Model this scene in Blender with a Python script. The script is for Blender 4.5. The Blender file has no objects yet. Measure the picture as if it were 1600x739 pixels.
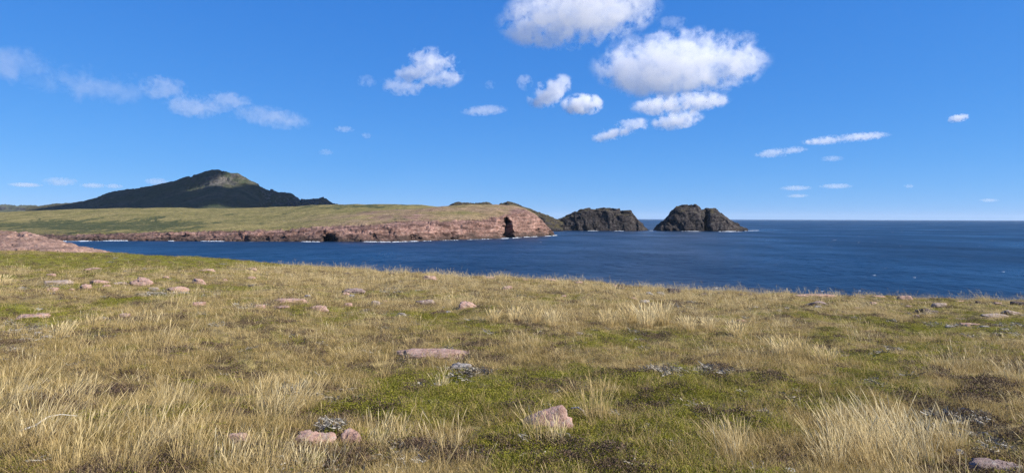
import bpy, bmesh, math, random
import numpy as np
from mathutils import Matrix, Vector

# ------------------------------------------------------------------ camera, sky, sun, exposure
SC = bpy.context.scene
COL = SC.collection
F_PX, CX, CY = 1080.0, 800.0, 369.5          # pinhole of the photograph (1600 x 739)
EYE = np.array([0.0, 0.0, 25.0])             # 25 m above the sea, 1.6 m above the turf
PITCH, ROLL = math.atan(28.1 / F_PX), 0.0033
cam_d = bpy.data.cameras.new('camera'); cam = bpy.data.objects.new('camera', cam_d); COL.objects.link(cam)
cam_d.sensor_width = 36.0; cam_d.lens = 36.0 * F_PX / 1600.0
cam_d.clip_start = 0.1; cam_d.clip_end = 300000.0
RM = Matrix.Rotation(math.pi / 2 - PITCH, 3, 'X') @ Matrix.Rotation(ROLL, 3, 'Z')
cam.location = EYE; cam.rotation_euler = RM.to_euler()
SC.camera = cam

SUN_AZ, SUN_EL = math.radians(104), math.radians(37)      # azimuth clockwise from the view direction
SUN_DIR = np.array([math.sin(SUN_AZ) * math.cos(SUN_EL), math.cos(SUN_AZ) * math.cos(SUN_EL), math.sin(SUN_EL)])
W = bpy.data.worlds.new('World'); SC.world = W; W.use_nodes = True
wn = W.node_tree; wn.nodes.clear()
sky = wn.nodes.new('ShaderNodeTexSky'); sky.sky_type = 'NISHITA'; sky.sun_disc = False
sky.sun_elevation = SUN_EL; sky.sun_rotation = SUN_AZ
sky.altitude = 25; sky.air_density = 0.6; sky.dust_density = 0.0; sky.ozone_density = 10.0
sep = wn.nodes.new('ShaderNodeSeparateColor'); comb = wn.nodes.new('ShaderNodeCombineColor')
wn.links.new(sky.outputs[0], sep.inputs[0])
for i, (g, k) in enumerate(((.92, 3.9), (.57, 4.45), (.32, 6.6))):      # film response of the phone, alike over the whole sky
    m0 = wn.nodes.new('ShaderNodeMath'); m0.operation = 'MULTIPLY'; m0.inputs[1].default_value = .13
    m1 = wn.nodes.new('ShaderNodeMath'); m1.operation = 'POWER'; m1.inputs[1].default_value = g
    m2 = wn.nodes.new('ShaderNodeMath'); m2.operation = 'MULTIPLY'; m2.inputs[1].default_value = k
    wn.links.new(sep.outputs[i], m0.inputs[0]); wn.links.new(m0.outputs[0], m1.inputs[0]); wn.links.new(m1.outputs[0], m2.inputs[0]); wn.links.new(m2.outputs[0], comb.inputs[i])
bg = wn.nodes.new('ShaderNodeBackground'); bg.inputs['Strength'].default_value = 0.079
wo = wn.nodes.new('ShaderNodeOutputWorld')
wn.links.new(comb.outputs[0], bg.inputs['Color'])
wn.links.new(bg.outputs[0], wo.inputs['Surface'])
sl = bpy.data.lights.new('sun', 'SUN'); sun = bpy.data.objects.new('sun', sl); COL.objects.link(sun)
sl.energy = 5.0; sl.angle = math.radians(0.53); sl.color = (1.0, 0.94, 0.84)
sun.rotation_euler = Vector(SUN_DIR).to_track_quat('Z', 'Y').to_euler()
sun.location = (60, -60, 120)
SC.view_settings.view_transform = 'Standard'; SC.view_settings.look = 'None'
SC.view_settings.exposure = 0.86; SC.view_settings.gamma = 1.0; SC.view_settings.use_curve_mapping = False
SC.cycles.max_bounces = 12; SC.cycles.diffuse_bounces = 3; SC.cycles.glossy_bounces = 2
SC.cycles.transmission_bounces = 4; SC.cycles.transparent_max_bounces = 8; SC.cycles.volume_bounces = 12
SC.cycles.use_denoising = True; SC.cycles.denoising_prefilter = 'NONE'; SC.cycles.use_adaptive_sampling = True
SC.cycles.sample_clamp_indirect = 4.0

# ------------------------------------------------------------------ projection helpers
RMn = np.array(RM)
def ray(px, py):
    d = np.stack([np.asarray(px, float) - CX, -(np.asarray(py, float) - CY), np.full(np.shape(px), -F_PX)], -1)
    d = d @ RMn.T
    return d / d[..., 1:2]                    # scaled so that depth along +Y is 1
def project(P):
    c = (np.asarray(P) - EYE) @ RMn
    w = np.maximum(-c[..., 2], 1e-3)
    return CX + F_PX * c[..., 0] / w, CY - F_PX * c[..., 1] / w
def hor(px): return 342.2 + 0.0033 * (np.asarray(px, float) - 1040)
def on_sea(px, py):                           # depth of the sea surface seen at a pixel
    return EYE[2] * F_PX / (np.asarray(py, float) - hor(px))
def z_at(px, py, Y): return EYE[2] + ray(px, py)[..., 2] * Y
def x_at(px, py, Y): return ray(px, py)[..., 0] * Y

# ------------------------------------------------------------------ noise
_rng = np.random.RandomState(7)
_perm = _rng.permutation(256); _perm = np.concatenate([_perm, _perm, _perm])
_g = _rng.normal(size=(256, 3)); _g /= np.linalg.norm(_g, axis=1, keepdims=True)
def perlin(x, y, z=0.0):
    x, y, z = np.broadcast_arrays(np.asarray(x, float), np.asarray(y, float), np.asarray(z, float))
    xi, yi, zi = np.floor(x).astype(int), np.floor(y).astype(int), np.floor(z).astype(int)
    xf, yf, zf = x - xi, y - yi, z - zi
    u, v, w = [t * t * t * (t * (t * 6 - 15) + 10) for t in (xf, yf, zf)]
    out = 0
    for i in (0, 1):
        for j in (0, 1):
            for k in (0, 1):
                h = _perm[(_perm[(_perm[(xi + i) & 255] + yi + j) & 255] + zi + k) & 255]
                g = _g[h]
                d = g[..., 0] * (xf - i) + g[..., 1] * (yf - j) + g[..., 2] * (zf - k)
                out = out + d * (u if i else 1 - u) * (v if j else 1 - v) * (w if k else 1 - w)
    return out * 1.5
def fbm(x, y, z=0.0, o=4, gain=.5):
    s, a, f = 0, 1.0, 1.0
    for i in range(o):
        s = s + a * perlin(np.asarray(x) * f + 17.3 * i, np.asarray(y) * f - 9.1 * i, np.asarray(z) * f + 3.7 * i); a *= gain; f *= 2.03
    return s
def ridged(x, y, z=0.0, o=4):
    s, a, f = 0, 1.0, 1.0
    for i in range(o):
        s = s + a * (1 - 2 * np.abs(perlin(np.asarray(x) * f + 5.3 * i, np.asarray(y) * f + 2.1 * i, np.asarray(z) * f - 7.7 * i))); a *= .5; f *= 2.1
    return s - 1.0
def blocks(x, y, z, seed=0):
    """piecewise constant random value per jittered cell: broken rock"""
    x, y, z = np.broadcast_arrays(x, y, z); xi, yi, zi = np.floor(x).astype(int), np.floor(y).astype(int), np.floor(z).astype(int)
    best = np.full(x.shape, 9e9); val = np.zeros(x.shape)
    for i in (-1, 0, 1):
        for j in (-1, 0, 1):
            for k in (-1, 0, 1):
                h = _perm[(_perm[(_perm[(xi + i + seed) & 255] + yi + j) & 255] + zi + k) & 255]
                g = _g[h] * .45 + .5
                d = (xi + i + g[..., 0] - x) ** 2 + (yi + j + g[..., 1] - y) ** 2 + (zi + k + g[..., 2] - z) ** 2
                m = d < best; best = np.where(m, d, best); val = np.where(m, _g[(h * 7 + 13) & 255][..., 0], val)
    return val
def smooth(a, b, x):
    t = np.clip((np.asarray(x, float) - a) / (b - a), 0, 1); return t * t * (3 - 2 * t)

# ------------------------------------------------------------------ materials
def new_mat(name):
    m = bpy.data.materials.new(name); m.use_nodes = True
    nt = m.node_tree; b = nt.nodes['Principled BSDF']; return m, nt, b
def N(nt, t, **kw):
    n = nt.nodes.new(t)
    for k, v in kw.items(): setattr(n, k, v)
    return n
def noise_node(nt, vec, scale, detail=4.0, rough=.55, dist=0.0):
    n = N(nt, 'ShaderNodeTexNoise'); n.inputs['Scale'].default_value = scale; n.inputs['Detail'].default_value = detail
    n.inputs['Roughness'].default_value = rough; n.inputs['Distortion'].default_value = dist
    if vec is not None: nt.links.new(vec, n.inputs['Vector'])
    return n.outputs['Fac']
def ramp(nt, fac, stops, interp='LINEAR'):
    r = N(nt, 'ShaderNodeValToRGB'); r.color_ramp.interpolation = interp
    e = r.color_ramp.elements
    while len(e) < len(stops): e.new(0.5)
    for i, (p, c) in enumerate(stops):
        e[i].position = p
        e[i].color = (c, c, c, 1) if not hasattr(c, '__len__') else (*c, 1)
    nt.links.new(fac, r.inputs[0]); return r.outputs[0]
def mixc(nt, fac, a, b, mode='MIX'):
    m = N(nt, 'ShaderNodeMix', data_type='RGBA', blend_type=mode)
    for s, v in ((m.inputs[0], fac), (m.inputs[6], a), (m.inputs[7], b)):
        if hasattr(v, 'is_output'): nt.links.new(v, s)
        elif hasattr(v, '__len__'): s.default_value = (*v, 1)
        else: s.default_value = v
    return m.outputs[2]
def math_n(nt, op, a, b=None, clamp=False):
    m = N(nt, 'ShaderNodeMath', operation=op); m.use_clamp = clamp
    for s, v in ((m.inputs[0], a), (m.inputs[1], b)):
        if v is None: continue
        if hasattr(v, 'is_output'): nt.links.new(v, s)
        else: s.default_value = v
    return m.outputs[0]
def attr(nt, name):
    a = N(nt, 'ShaderNodeAttribute', attribute_name=name); return a.outputs['Fac']
def bump(nt, b, h, strength, dist):
    n = N(nt, 'ShaderNodeBump'); n.inputs['Strength'].default_value = strength; n.inputs['Distance'].default_value = dist
    nt.links.new(h, n.inputs['Height']); nt.links.new(n.outputs[0], b.inputs['Normal'])
def pos(nt): return N(nt, 'ShaderNodeNewGeometry').outputs['Position']
def objc(nt): return N(nt, 'ShaderNodeTexCoord').outputs['Object']

def mat_ground():
    m, nt, b = new_mat('turf'); p = pos(nt)
    dry, lic = attr(nt, 'dry'), attr(nt, 'lichen')
    green = ramp(nt, noise_node(nt, p, 6, 6, .65), [(.25, (.070, .066, .014)), (.5, (.160, .150, .026)), (.75, (.25, .225, .046))])
    tan = ramp(nt, noise_node(nt, p, 9, 6, .65), [(.25, (.11, .078, .036)), (.5, (.25, .19, .085)), (.75, (.40, .315, .15))])
    c = mixc(nt, dry, green, tan)
    brown = ramp(nt, noise_node(nt, p, 2.3, 6, .68), [(.50, 0.0), (.60, 1.0)])
    c = mixc(nt, math_n(nt, 'MULTIPLY', brown, .75), c, (.075, .050, .032))
    sp = ramp(nt, noise_node(nt, p, 34, 3, .6), [(.52, 0.0), (.64, 1.0)])
    c = mixc(nt, math_n(nt, 'MULTIPLY', sp, math_n(nt, 'ADD', math_n(nt, 'MULTIPLY', lic, .6), .06)), c, (.34, .32, .27))
    nt.links.new(c, b.inputs['Base Color']); b.inputs['Roughness'].default_value = .95; b.inputs['Specular IOR Level'].default_value = .1
    bump(nt, b, noise_node(nt, p, 22, 6, .7), .9, .05)
    return m
def rock_color(nt, p, s, cols, lichen=.5, crack=1.0):
    n = noise_node(nt, p, 3 * s, 6, .62)
    c = ramp(nt, n, [(.28, cols[0]), (.5, cols[1]), (.72, cols[2])])
    v = N(nt, 'ShaderNodeTexVoronoi', feature='DISTANCE_TO_EDGE'); v.inputs['Scale'].default_value = 2.2 * s
    nt.links.new(p, v.inputs['Vector'])
    ck = ramp(nt, v.outputs['Distance'], [(0, 1.0), (.05, 0.0)])
    c = mixc(nt, math_n(nt, 'MULTIPLY', ck, .35 * crack), c, tuple(x * .3 for x in cols[0]))
    l = ramp(nt, noise_node(nt, p, 5 * s, 7, .75), [(.53, 0.0), (.60, 1.0)])
    c = mixc(nt, math_n(nt, 'MULTIPLY', l, lichen), c, (.36, .36, .32))
    d = ramp(nt, noise_node(nt, p, 8 * s, 5, .7, .6), [(.60, 0.0), (.70, 1.0)])
    c = mixc(nt, math_n(nt, 'MULTIPLY', d, .55), c, (.05, .045, .04))
    return c
def mat_boulder(name, cols, lichen):
    m, nt, b = new_mat(name); p = objc(nt)
    oi = N(nt, 'ShaderNodeObjectInfo')
    va = N(nt, 'ShaderNodeVectorMath', operation='ADD'); nt.links.new(p, va.inputs[0]); nt.links.new(oi.outputs['Location'], va.inputs[1])
    c = rock_color(nt, va.outputs[0], 5.0, cols, lichen)
    nt.links.new(c, b.inputs['Base Color']); b.inputs['Roughness'].default_value = .9; b.inputs['Specular IOR Level'].default_value = .25
    bump(nt, b, noise_node(nt, va.outputs[0], 28, 8, .7), .8, .03)
    return m
def mat_coast(name, rock, grassA, grassB, scale, rs, strata=.6):
    """far land: attributes rock / veg / dark mix a rock colour with two turf colours"""
    m, nt, b = new_mat(name); p = pos(nt)
    r = rock_color(nt, p, rs, rock, .25, .8)
    mp = N(nt, 'ShaderNodeMapping'); mp.inputs['Scale'].default_value = (rs * .45, rs * .45, rs * 3.2); mp.inputs['Rotation'].default_value = (.05, .12, 0); nt.links.new(p, mp.inputs['Vector'])
    st = ramp(nt, noise_node(nt, mp.outputs[0], 1.0, 7, .7, .4), [(.44, 0.0), (.60, 1.0)])
    r = mixc(nt, math_n(nt, 'MULTIPLY', st, strata), r, tuple(x * .45 for x in rock[0]))
    pt = ramp(nt, noise_node(nt, p, rs * .35, 4, .6), [(.35, .6), (.65, 1.35)]); r = mixc(nt, .8, r, pt, 'MULTIPLY')
    g = ramp(nt, noise_node(nt, p, scale, 7, .65), [(.3, grassA), (.7, grassB)])
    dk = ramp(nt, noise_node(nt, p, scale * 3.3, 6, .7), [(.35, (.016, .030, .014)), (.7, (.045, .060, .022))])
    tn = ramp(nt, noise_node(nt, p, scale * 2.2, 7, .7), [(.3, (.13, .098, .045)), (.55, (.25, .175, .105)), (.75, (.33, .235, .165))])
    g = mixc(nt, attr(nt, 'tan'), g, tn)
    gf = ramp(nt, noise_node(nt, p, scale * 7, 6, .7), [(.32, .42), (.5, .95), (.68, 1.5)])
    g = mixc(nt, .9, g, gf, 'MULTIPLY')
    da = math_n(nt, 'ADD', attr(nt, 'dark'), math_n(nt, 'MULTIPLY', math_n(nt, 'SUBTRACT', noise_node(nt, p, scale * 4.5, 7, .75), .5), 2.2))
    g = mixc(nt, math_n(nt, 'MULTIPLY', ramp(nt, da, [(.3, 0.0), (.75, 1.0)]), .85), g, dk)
    a = math_n(nt, 'ADD', attr(nt, 'rock'), math_n(nt, 'MULTIPLY', math_n(nt, 'SUBTRACT', noise_node(nt, p, rs * 1.2, 6, .7), .5), 1.5))
    a = ramp(nt, a, [(.36, 0.0), (.62, 1.0)])
    c = mixc(nt, a, g, r)
    c = mixc(nt, attr(nt, 'wet'), c, (.035, .028, .024))
    nt.links.new(c, b.inputs['Base Color']); b.inputs['Roughness'].default_value = .95; b.inputs['Specular IOR Level'].default_value = .1
    bump(nt, b, noise_node(nt, p, rs * 4, 8, .72), 1.0, .6 / rs * .25)
    return m
def mat_sea():
    m, nt, b = new_mat('sea_water'); p = pos(nt)
    mp = N(nt, 'ShaderNodeMapping'); mp.inputs['Scale'].default_value = (.6, .35, 1); mp.inputs['Rotation'].default_value = (0, 0, .35)
    nt.links.new(p, mp.inputs['Vector'])
    big = noise_node(nt, mp.outputs[0], .006, 5, .6)
    c = ramp(nt, big, [(.32, (.0035, .014, .032)), (.55, (.005, .022, .052)), (.72, (.008, .033, .068))])
    nt.links.new(c, b.inputs['Base Color'])
    nt.links.new(ramp(nt, noise_node(nt, mp.outputs[0], .011, 6, .65), [(.35, .26), (.65, .48)]), b.inputs['Roughness']); b.inputs['IOR'].default_value = 1.33; b.inputs['Specular IOR Level'].default_value = .22
    h = math_n(nt, 'ADD', noise_node(nt, mp.outputs[0], .22, 6, .6), math_n(nt, 'MULTIPLY', noise_node(nt, mp.outputs[0], .05, 3, .5), 2.0))
    bump(nt, b, h, 1.0, 1.8)
    return m
def mat_foam():
    m, nt, b = new_mat('sea_foam')
    b.inputs['Base Color'].default_value = (.5, .54, .58, 1); b.inputs['Roughness'].default_value = .9
    return m
def mat_blade(name, stops, trans=.3):
    m, nt, b = new_mat(name)
    oi = N(nt, 'ShaderNodeObjectInfo'); a = attr(nt, 'tone')
    f = math_n(nt, 'ADD', math_n(nt, 'MULTIPLY', oi.outputs['Random'], .5), math_n(nt, 'MULTIPLY', a, .5))
    c = ramp(nt, f, stops)
    nt.links.new(c, b.inputs['Base Color']); b.inputs['Roughness'].default_value = .65; b.inputs['Specular IOR Level'].default_value = .25
    t = N(nt, 'ShaderNodeBsdfTranslucent'); nt.links.new(c, t.inputs['Color'])
    mx = N(nt, 'ShaderNodeMixShader'); mx.inputs[0].default_value = trans
    out = [n for n in nt.nodes if n.type == 'OUTPUT_MATERIAL'][0]
    nt.links.new(b.outputs[0], mx.inputs[1]); nt.links.new(t.outputs[0], mx.inputs[2]); nt.links.new(mx.outputs[0], out.inputs['Surface'])
    return m

PINK = [(.105, .058, .046), (.25, .140, .110), (.40, .27, .22)]
DARKROCK = [(.013, .010, .011), (.032, .026, .026), (.082, .068, .063)]
M = dict(
    ground=mat_ground(), sea=mat_sea(), foam=mat_foam(),
    pink=mat_boulder('pink_granite', [(.20, .115, .090), (.35, .215, .170), (.46, .32, .265)], .45),
    mauve=mat_boulder('mauve_rock', [(.13, .090, .080), (.225, .160, .142), (.33, .25, .22)], .45),
    darkrock=mat_boulder('dark_rock', [(.04, .028, .026), (.075, .055, .05), (.13, .095, .085)], .25),
    grey=mat_boulder('lichen_rock', [(.15, .135, .13), (.24, .21, .195), (.36, .33, .30)], .95),
    pale=mat_boulder('pale_rock', [(.19, .135, .105), (.30, .225, .18), (.40, .32, .27)], .6),
    white=mat_boulder('white_stone', [(.5, .48, .45), (.66, .65, .62), (.78, .77, .74)], .3),
    coast=mat_coast('pink_coast', PINK, (.098, .096, .028), (.255, .205, .085), .025, .10, .85),
    ridge=mat_coast('pink_ridge', [(.19, .112, .084), (.30, .185, .140), (.38, .255, .20)], (.13, .12, .035), (.26, .20, .09), .08, .45, .15),
    island=mat_coast('dark_island', DARKROCK, (.046, .040, .019), (.085, .068, .036), .03, .07),
    mountain=mat_coast('mountain_slope', [(.055, .049, .044), (.095, .084, .074), (.15, .132, .117)], (.046, .046, .028), (.080, .074, .044), .006, .03),
    farhill=mat_coast('far_hill', DARKROCK, (.05, .055, .03), (.09, .09, .045), .004, .01),
    straw=mat_blade('straw_blade', [(.05, (.24, .16, .055)), (.4, (.47, .345, .145)), (.75, (.64, .505, .26)), (1, (.76, .65, .39))], .38),
    mixg=mat_blade('short_grass_blade', [(.1, (.10, .088, .020)), (.35, (.24, .180, .052)), (.65, (.46, .335, .14)), (1, (.64, .50, .26))], .38),
    moss=mat_blade('crowberry_leaf', [(.1, (.080, .084, .010)), (.45, (.205, .200, .022)), (.8, (.32, .29, .036)), (1, (.46, .36, .08))], .35),
    heath=mat_blade('heath_leaf', [(.1, (.035, .024, .018)), (.5, (.095, .062, .042)), (.85, (.17, .11, .065)), (1, (.22, .17, .10))], .15),
    lichen=mat_blade('lichen_twig', [(.1, (.11, .098, .08)), (.6, (.26, .235, .19)), (1, (.44, .405, .34))], .1),
)

# ------------------------------------------------------------------ object helpers
def tag(o, label=None, cat=None, group=None, kind=None):
    for k, v in (('label', label), ('category', cat), ('group', group), ('kind', kind)):
        if v: o[k] = v
    return o
def mesh_np(name, verts, faces, mat, smooth_shade=True, attrs=None):
    me = bpy.data.meshes.new(name)
    verts = np.asarray(verts, np.float32); faces = np.asarray(faces, np.int32)
    k = faces.shape[1]
    me.vertices.add(len(verts)); me.vertices.foreach_set('co', verts.ravel())
    me.loops.add(faces.size); me.loops.foreach_set('vertex_index', faces.ravel())
    me.polygons.add(len(faces)); me.polygons.foreach_set('loop_start', np.arange(0, faces.size, k, dtype=np.int32))
    me.polygons.foreach_set('loop_total', np.full(len(faces), k, np.int32))
    if smooth_shade: me.polygons.foreach_set('use_smooth', np.ones(len(faces), bool))
    me.update(calc_edges=True)
    for an, av in (attrs or {}).items():
        a = me.attributes.new(an, 'FLOAT', 'POINT'); a.data.foreach_set('value', np.asarray(av, np.float32).ravel())
    me.materials.append(mat)
    return me
def link(name, me, parent=None):
    o = bpy.data.objects.new(name, me); COL.objects.link(o); o.parent = parent; return o
def grid_faces(nr, nc, wrap=False):
    r = np.arange(nr - 1)[:, None]; c = np.arange(nc if wrap else nc - 1)[None, :]
    a = r * nc + c; b = r * nc + (c + 1) % nc
    return np.stack([a, b, b + nc, a + nc], -1).reshape(-1, 4)
def grid_normals(P):
    du = np.gradient(P, axis=1); dv = np.gradient(P, axis=0)
    n = np.cross(du, dv); return n / np.maximum(np.linalg.norm(n, axis=-1, keepdims=True), 1e-9)

# ------------------------------------------------------------------ the turf the camera stands on
_T = np.array([  # px, silhouette below horizon, depth of the brow
    (-900, 55, 110), (-200, 55, 105), (0, 56, 98), (180, 59, 82), (400, 71, 66), (520, 82, 50), (600, 89, 39), (700, 91, 36), (800, 93, 34),
    (950, 101, 32.5), (1050, 108, 32), (1200, 116, 31), (1300, 121, 30.5), (1400, 125, 30), (1600, 130, 30), (1900, 134, 28), (2600, 140, 26)], float)
_th = np.arctan((_T[:, 0] - CX) / F_PX); _re = _T[:, 2] / np.cos(_th); _D = _T[:, 1] / F_PX * _T[:, 2]
def ground_z(X, Y):
    X, Y = np.asarray(X, float), np.asarray(Y, float)
    r = np.hypot(X, Y) + 1e-6; th = np.arctan2(X, Y)
    re = np.interp(th, _th, _re); D = np.interp(th, _th, _D)
    re = re * (1 + .035 * fbm(th * 22.0, th * 0 + .7, 1.9, 4))
    back = smooth(1.15, 1.9, np.abs(th))
    re = re * (1 - back) + 220 * back; D = D * (1 - back) + 1.6 * back
    drop = 1.6 + (D - 1.6) * np.minimum(r / re, 1.0) ** 1.6 + (D - 1.6) * 1.6 * np.maximum(r / re - 1, 0)
    s = np.maximum(r - re, 0)
    steep = np.interp(th, [-.85, -.55, -.2], [.28, .45, .6])
    drop = drop + steep * (np.sqrt(s * s + 6) - math.sqrt(6))
    amp = smooth(.5, 5, r)
    n = .13 * fbm(X / 3.1, Y / 3.1, 0.3, 3) * amp + .055 * fbm(X / .62, Y / .62, 4.2, 3) + .35 * fbm(X / 16, Y / 16, 9.1, 2) * smooth(8, 40, r) * .45
    return np.maximum(EYE[2] - drop + n, -6.0)
def hit(px, py, far=140.0):                   # ground point seen at a pixel
    d = ray(px, py); t = np.concatenate([np.arange(2, 40, .02), np.arange(40, far, .2)])
    P = EYE + d * t[:, None]
    below = P[:, 2] < ground_z(P[:, 0], P[:, 1])
    if not below.any(): return None
    return P[np.argmax(below)]
SPOTS = [  # pixel centre, radii, weight: + dry straw, - green mats
    (180, 660, 270, 95, .7), (60, 585, 160, 45, .5), (420, 700, 130, 50, .7), (1390, 690, 140, 55, 1.1), (1010, 492, 190, 34, .8), (850, 500, 70, 22, .5),
    (1230, 452, 320, 14, .8), (640, 432, 220, 12, .8), (300, 512, 210, 34, .5), (1250, 556, 80, 22, .6), (1580, 640, 60, 60, .5), (1560, 575, 120, 30, .3),
    (700, 560, 160, 25, .35), (450, 560, 140, 30, .4), (1140, 700, 30, 40, .6), (560, 440, 160, 16, .5),
    (670, 618, 140, 42, -1.2), (960, 700, 170, 55, -.8), (1060, 640, 150, 45, -.8), (960, 532, 140, 20, -.8), (300, 458, 120, 16, -.5), (1240, 600, 120, 40, -.8),
    (1480, 545, 150, 28, -.6), (70, 483, 110, 16, -.6), (260, 408, 280, 9, -2.0), (1420, 510, 160, 22, -.4), (780, 720, 120, 30, -.7), (520, 500, 160, 16, -.5),
    (1120, 590, 200, 40, -.4), (60, 405, 260, 14, -1.0), (1290, 640, 60, 40, -.5)]
LICH = [(50, 522, 55, 12), (10, 545, 30, 12), (260, 458, 70, 7), (400, 478, 60, 6), (640, 490, 70, 8), (910, 520, 60, 6), (1040, 575, 120, 12), (720, 575, 20, 8),
        (1480, 508, 90, 10), (1580, 515, 40, 12), (150, 523, 30, 8), (510, 665, 36, 18), (1490, 652, 60, 10), (1560, 700, 40, 10), (100, 447, 90, 6), (1380, 598, 50, 10), (620, 455, 60, 6)]
def masks(P):
    px, py = project(P); X, Y = P[..., 0], P[..., 1]
    infront = Y > 1.0
    d = .22 + .55 * fbm(X / 2.6, Y / 3.4, 2.2, 4) + .46 * fbm(X / .75, Y / .85, 6.2, 4)
    for (a, b, ra, rb, w) in SPOTS:
        d = d + np.where(infront, w * .50 * np.exp(-((px - a) / ra) ** 2 - ((py - b) / rb) ** 2), 0)
    l = -.42 + .75 * fbm(X / 1.3, Y / 1.3, 11.2, 4)
    for (a, b, ra, rb) in LICH:
        l = l + np.where(infront, .75 * np.exp(-((px - a) / ra) ** 2 - ((py - b) / rb) ** 2), 0)
    return smooth(-.38, .38, d), smooth(-.05, .45, l)
def build_ground():
    th = np.concatenate([np.linspace(-math.pi, -.85, 50)[:-1], np.linspace(-.85, .85, 620), np.linspace(.85, math.pi, 50)[1:-1]])
    r = np.concatenate([np.linspace(.05, 3, 14)[:-1], np.geomspace(3, 60, 330)[:-1], np.geomspace(60, 420, 60)])
    R, T = np.meshgrid(r, th, indexing='ij')
    X, Y = R * np.sin(T), R * np.cos(T); Z = ground_z(X, Y)
    P = np.stack([X, Y, Z], -1).reshape(-1, 3)
    dry, lic = masks(P)
    me = mesh_np('ground', P, grid_faces(len(r), len(th), True)[:, ::-1], M['ground'], True, {'dry': dry, 'lichen': lic})
    tag(link('ground', me), kind='structure')
build_ground()

# ------------------------------------------------------------------ sea
def build_sea():
    th = np.concatenate([np.linspace(-math.pi, -.95, 24)[:-1], np.linspace(-.95, .95, 640), np.linspace(.95, math.pi, 24)[1:-1]])
    r = np.concatenate([[1], np.linspace(110, 520, 300)[:-1], np.geomspace(520, 1500, 120)[:-1], np.geomspace(1500, 50000, 60)])
    R, T = np.meshgrid(r, th, indexing='ij'); X, Y = R * np.sin(T), R * np.cos(T)
    fade = smooth(1300, 500, R) * smooth(100, 140, R)
    c, s = math.cos(.55), math.sin(.55); U, V = X * c + Y * s, -X * s + Y * c
    Z = (.42 * ridged(U / 34, V / 13, .4, 3) + .16 * fbm(X / 5, Y / 5, 3.3, 2)) * fade * .75
    me = mesh_np('sea', np.stack([X, Y, Z], -1).reshape(-1, 3), grid_faces(len(r), len(th), True)[:, ::-1], M['sea'])
    tag(link('sea', me), kind='structure')
build_sea()

# ------------------------------------------------------------------ far land: surfaces lofted along columns
def loft(cols, pxs, rows, seg):
    """cols: list of (px, [(depth, z), ...]); returns P[row, col, 3]. seg = how rows spread over the control points"""
    cp = np.array([c[0] for c in cols], float); K = len(cols[0][1])
    D = np.array([[p[0] for p in c[1]] for c in cols]); Z = np.array([[p[1] for p in c[1]] for c in cols])
    t = np.concatenate([np.linspace(i, i + 1, n, endpoint=False) for i, n in enumerate(seg)] + [[K - 1]])
    out = []
    for px in pxs:
        d = np.array([np.interp(px, cp, D[:, k]) for k in range(K)]); z = np.array([np.interp(px, cp, Z[:, k]) for k in range(K)])
        dd, zz = np.interp(t, np.arange(K), d), np.interp(t, np.arange(K), z)
        for _ in range(rows):
            dd[1:-1] = .25 * dd[:-2] + .5 * dd[1:-1] + .25 * dd[2:]; zz[1:-1] = .25 * zz[:-2] + .5 * zz[1:-1] + .25 * zz[2:]
        out.append(np.stack([(px - CX) / F_PX * dd, dd, zz], -1))
    return np.array(out).transpose(1, 0, 2), t
def zc(px, y, Y): return float(EYE[2] - (y - hor(px)) * Y / F_PX)
def craggy(P, amp, L, mask, seed=0.0, vert=1.0):
    n = grid_normals(P)
    n = n * np.where(n[..., 2:3].mean() < 0, -1, 1)
    f = ridged(P[..., 0] / L + seed, P[..., 1] / L, P[..., 2] / (L * vert), 4) * .8 + fbm(P[..., 0] / (L * .35), P[..., 1] / (L * .35), P[..., 2] / (L * .35) + seed, 3) * .55
    w = fbm(P[..., 0] / L, P[..., 1] / L, P[..., 2] / L + seed, 2) * .5
    b = blocks(P[..., 0] / (L * .55) + w, P[..., 1] / (L * .55) + w, P[..., 2] / (L * .55 * vert) - w, int(seed))
    return P + n * ((f * .55 + b * 1.0) * amp * mask)[..., None]
def land(name, P, mat, rock, dark=None, wet=None, label=None, cat=None, kind=None, tan=None):
    nr, nc = P.shape[:2]; z = np.zeros((nr, nc))
    me = mesh_np(name, P.reshape(-1, 3), grid_faces(nr, nc), mat, False, {'rock': rock, 'dark': z if dark is None else dark, 'wet': z if wet is None else wet, 'tan': z if tan is None else tan})
    return tag(link(name, me), label, cat, None, kind)
def slope_rock(P, a=.82, b=.55):
    n = grid_normals(P); return smooth(a, b, np.abs(n[..., 2]))

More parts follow.
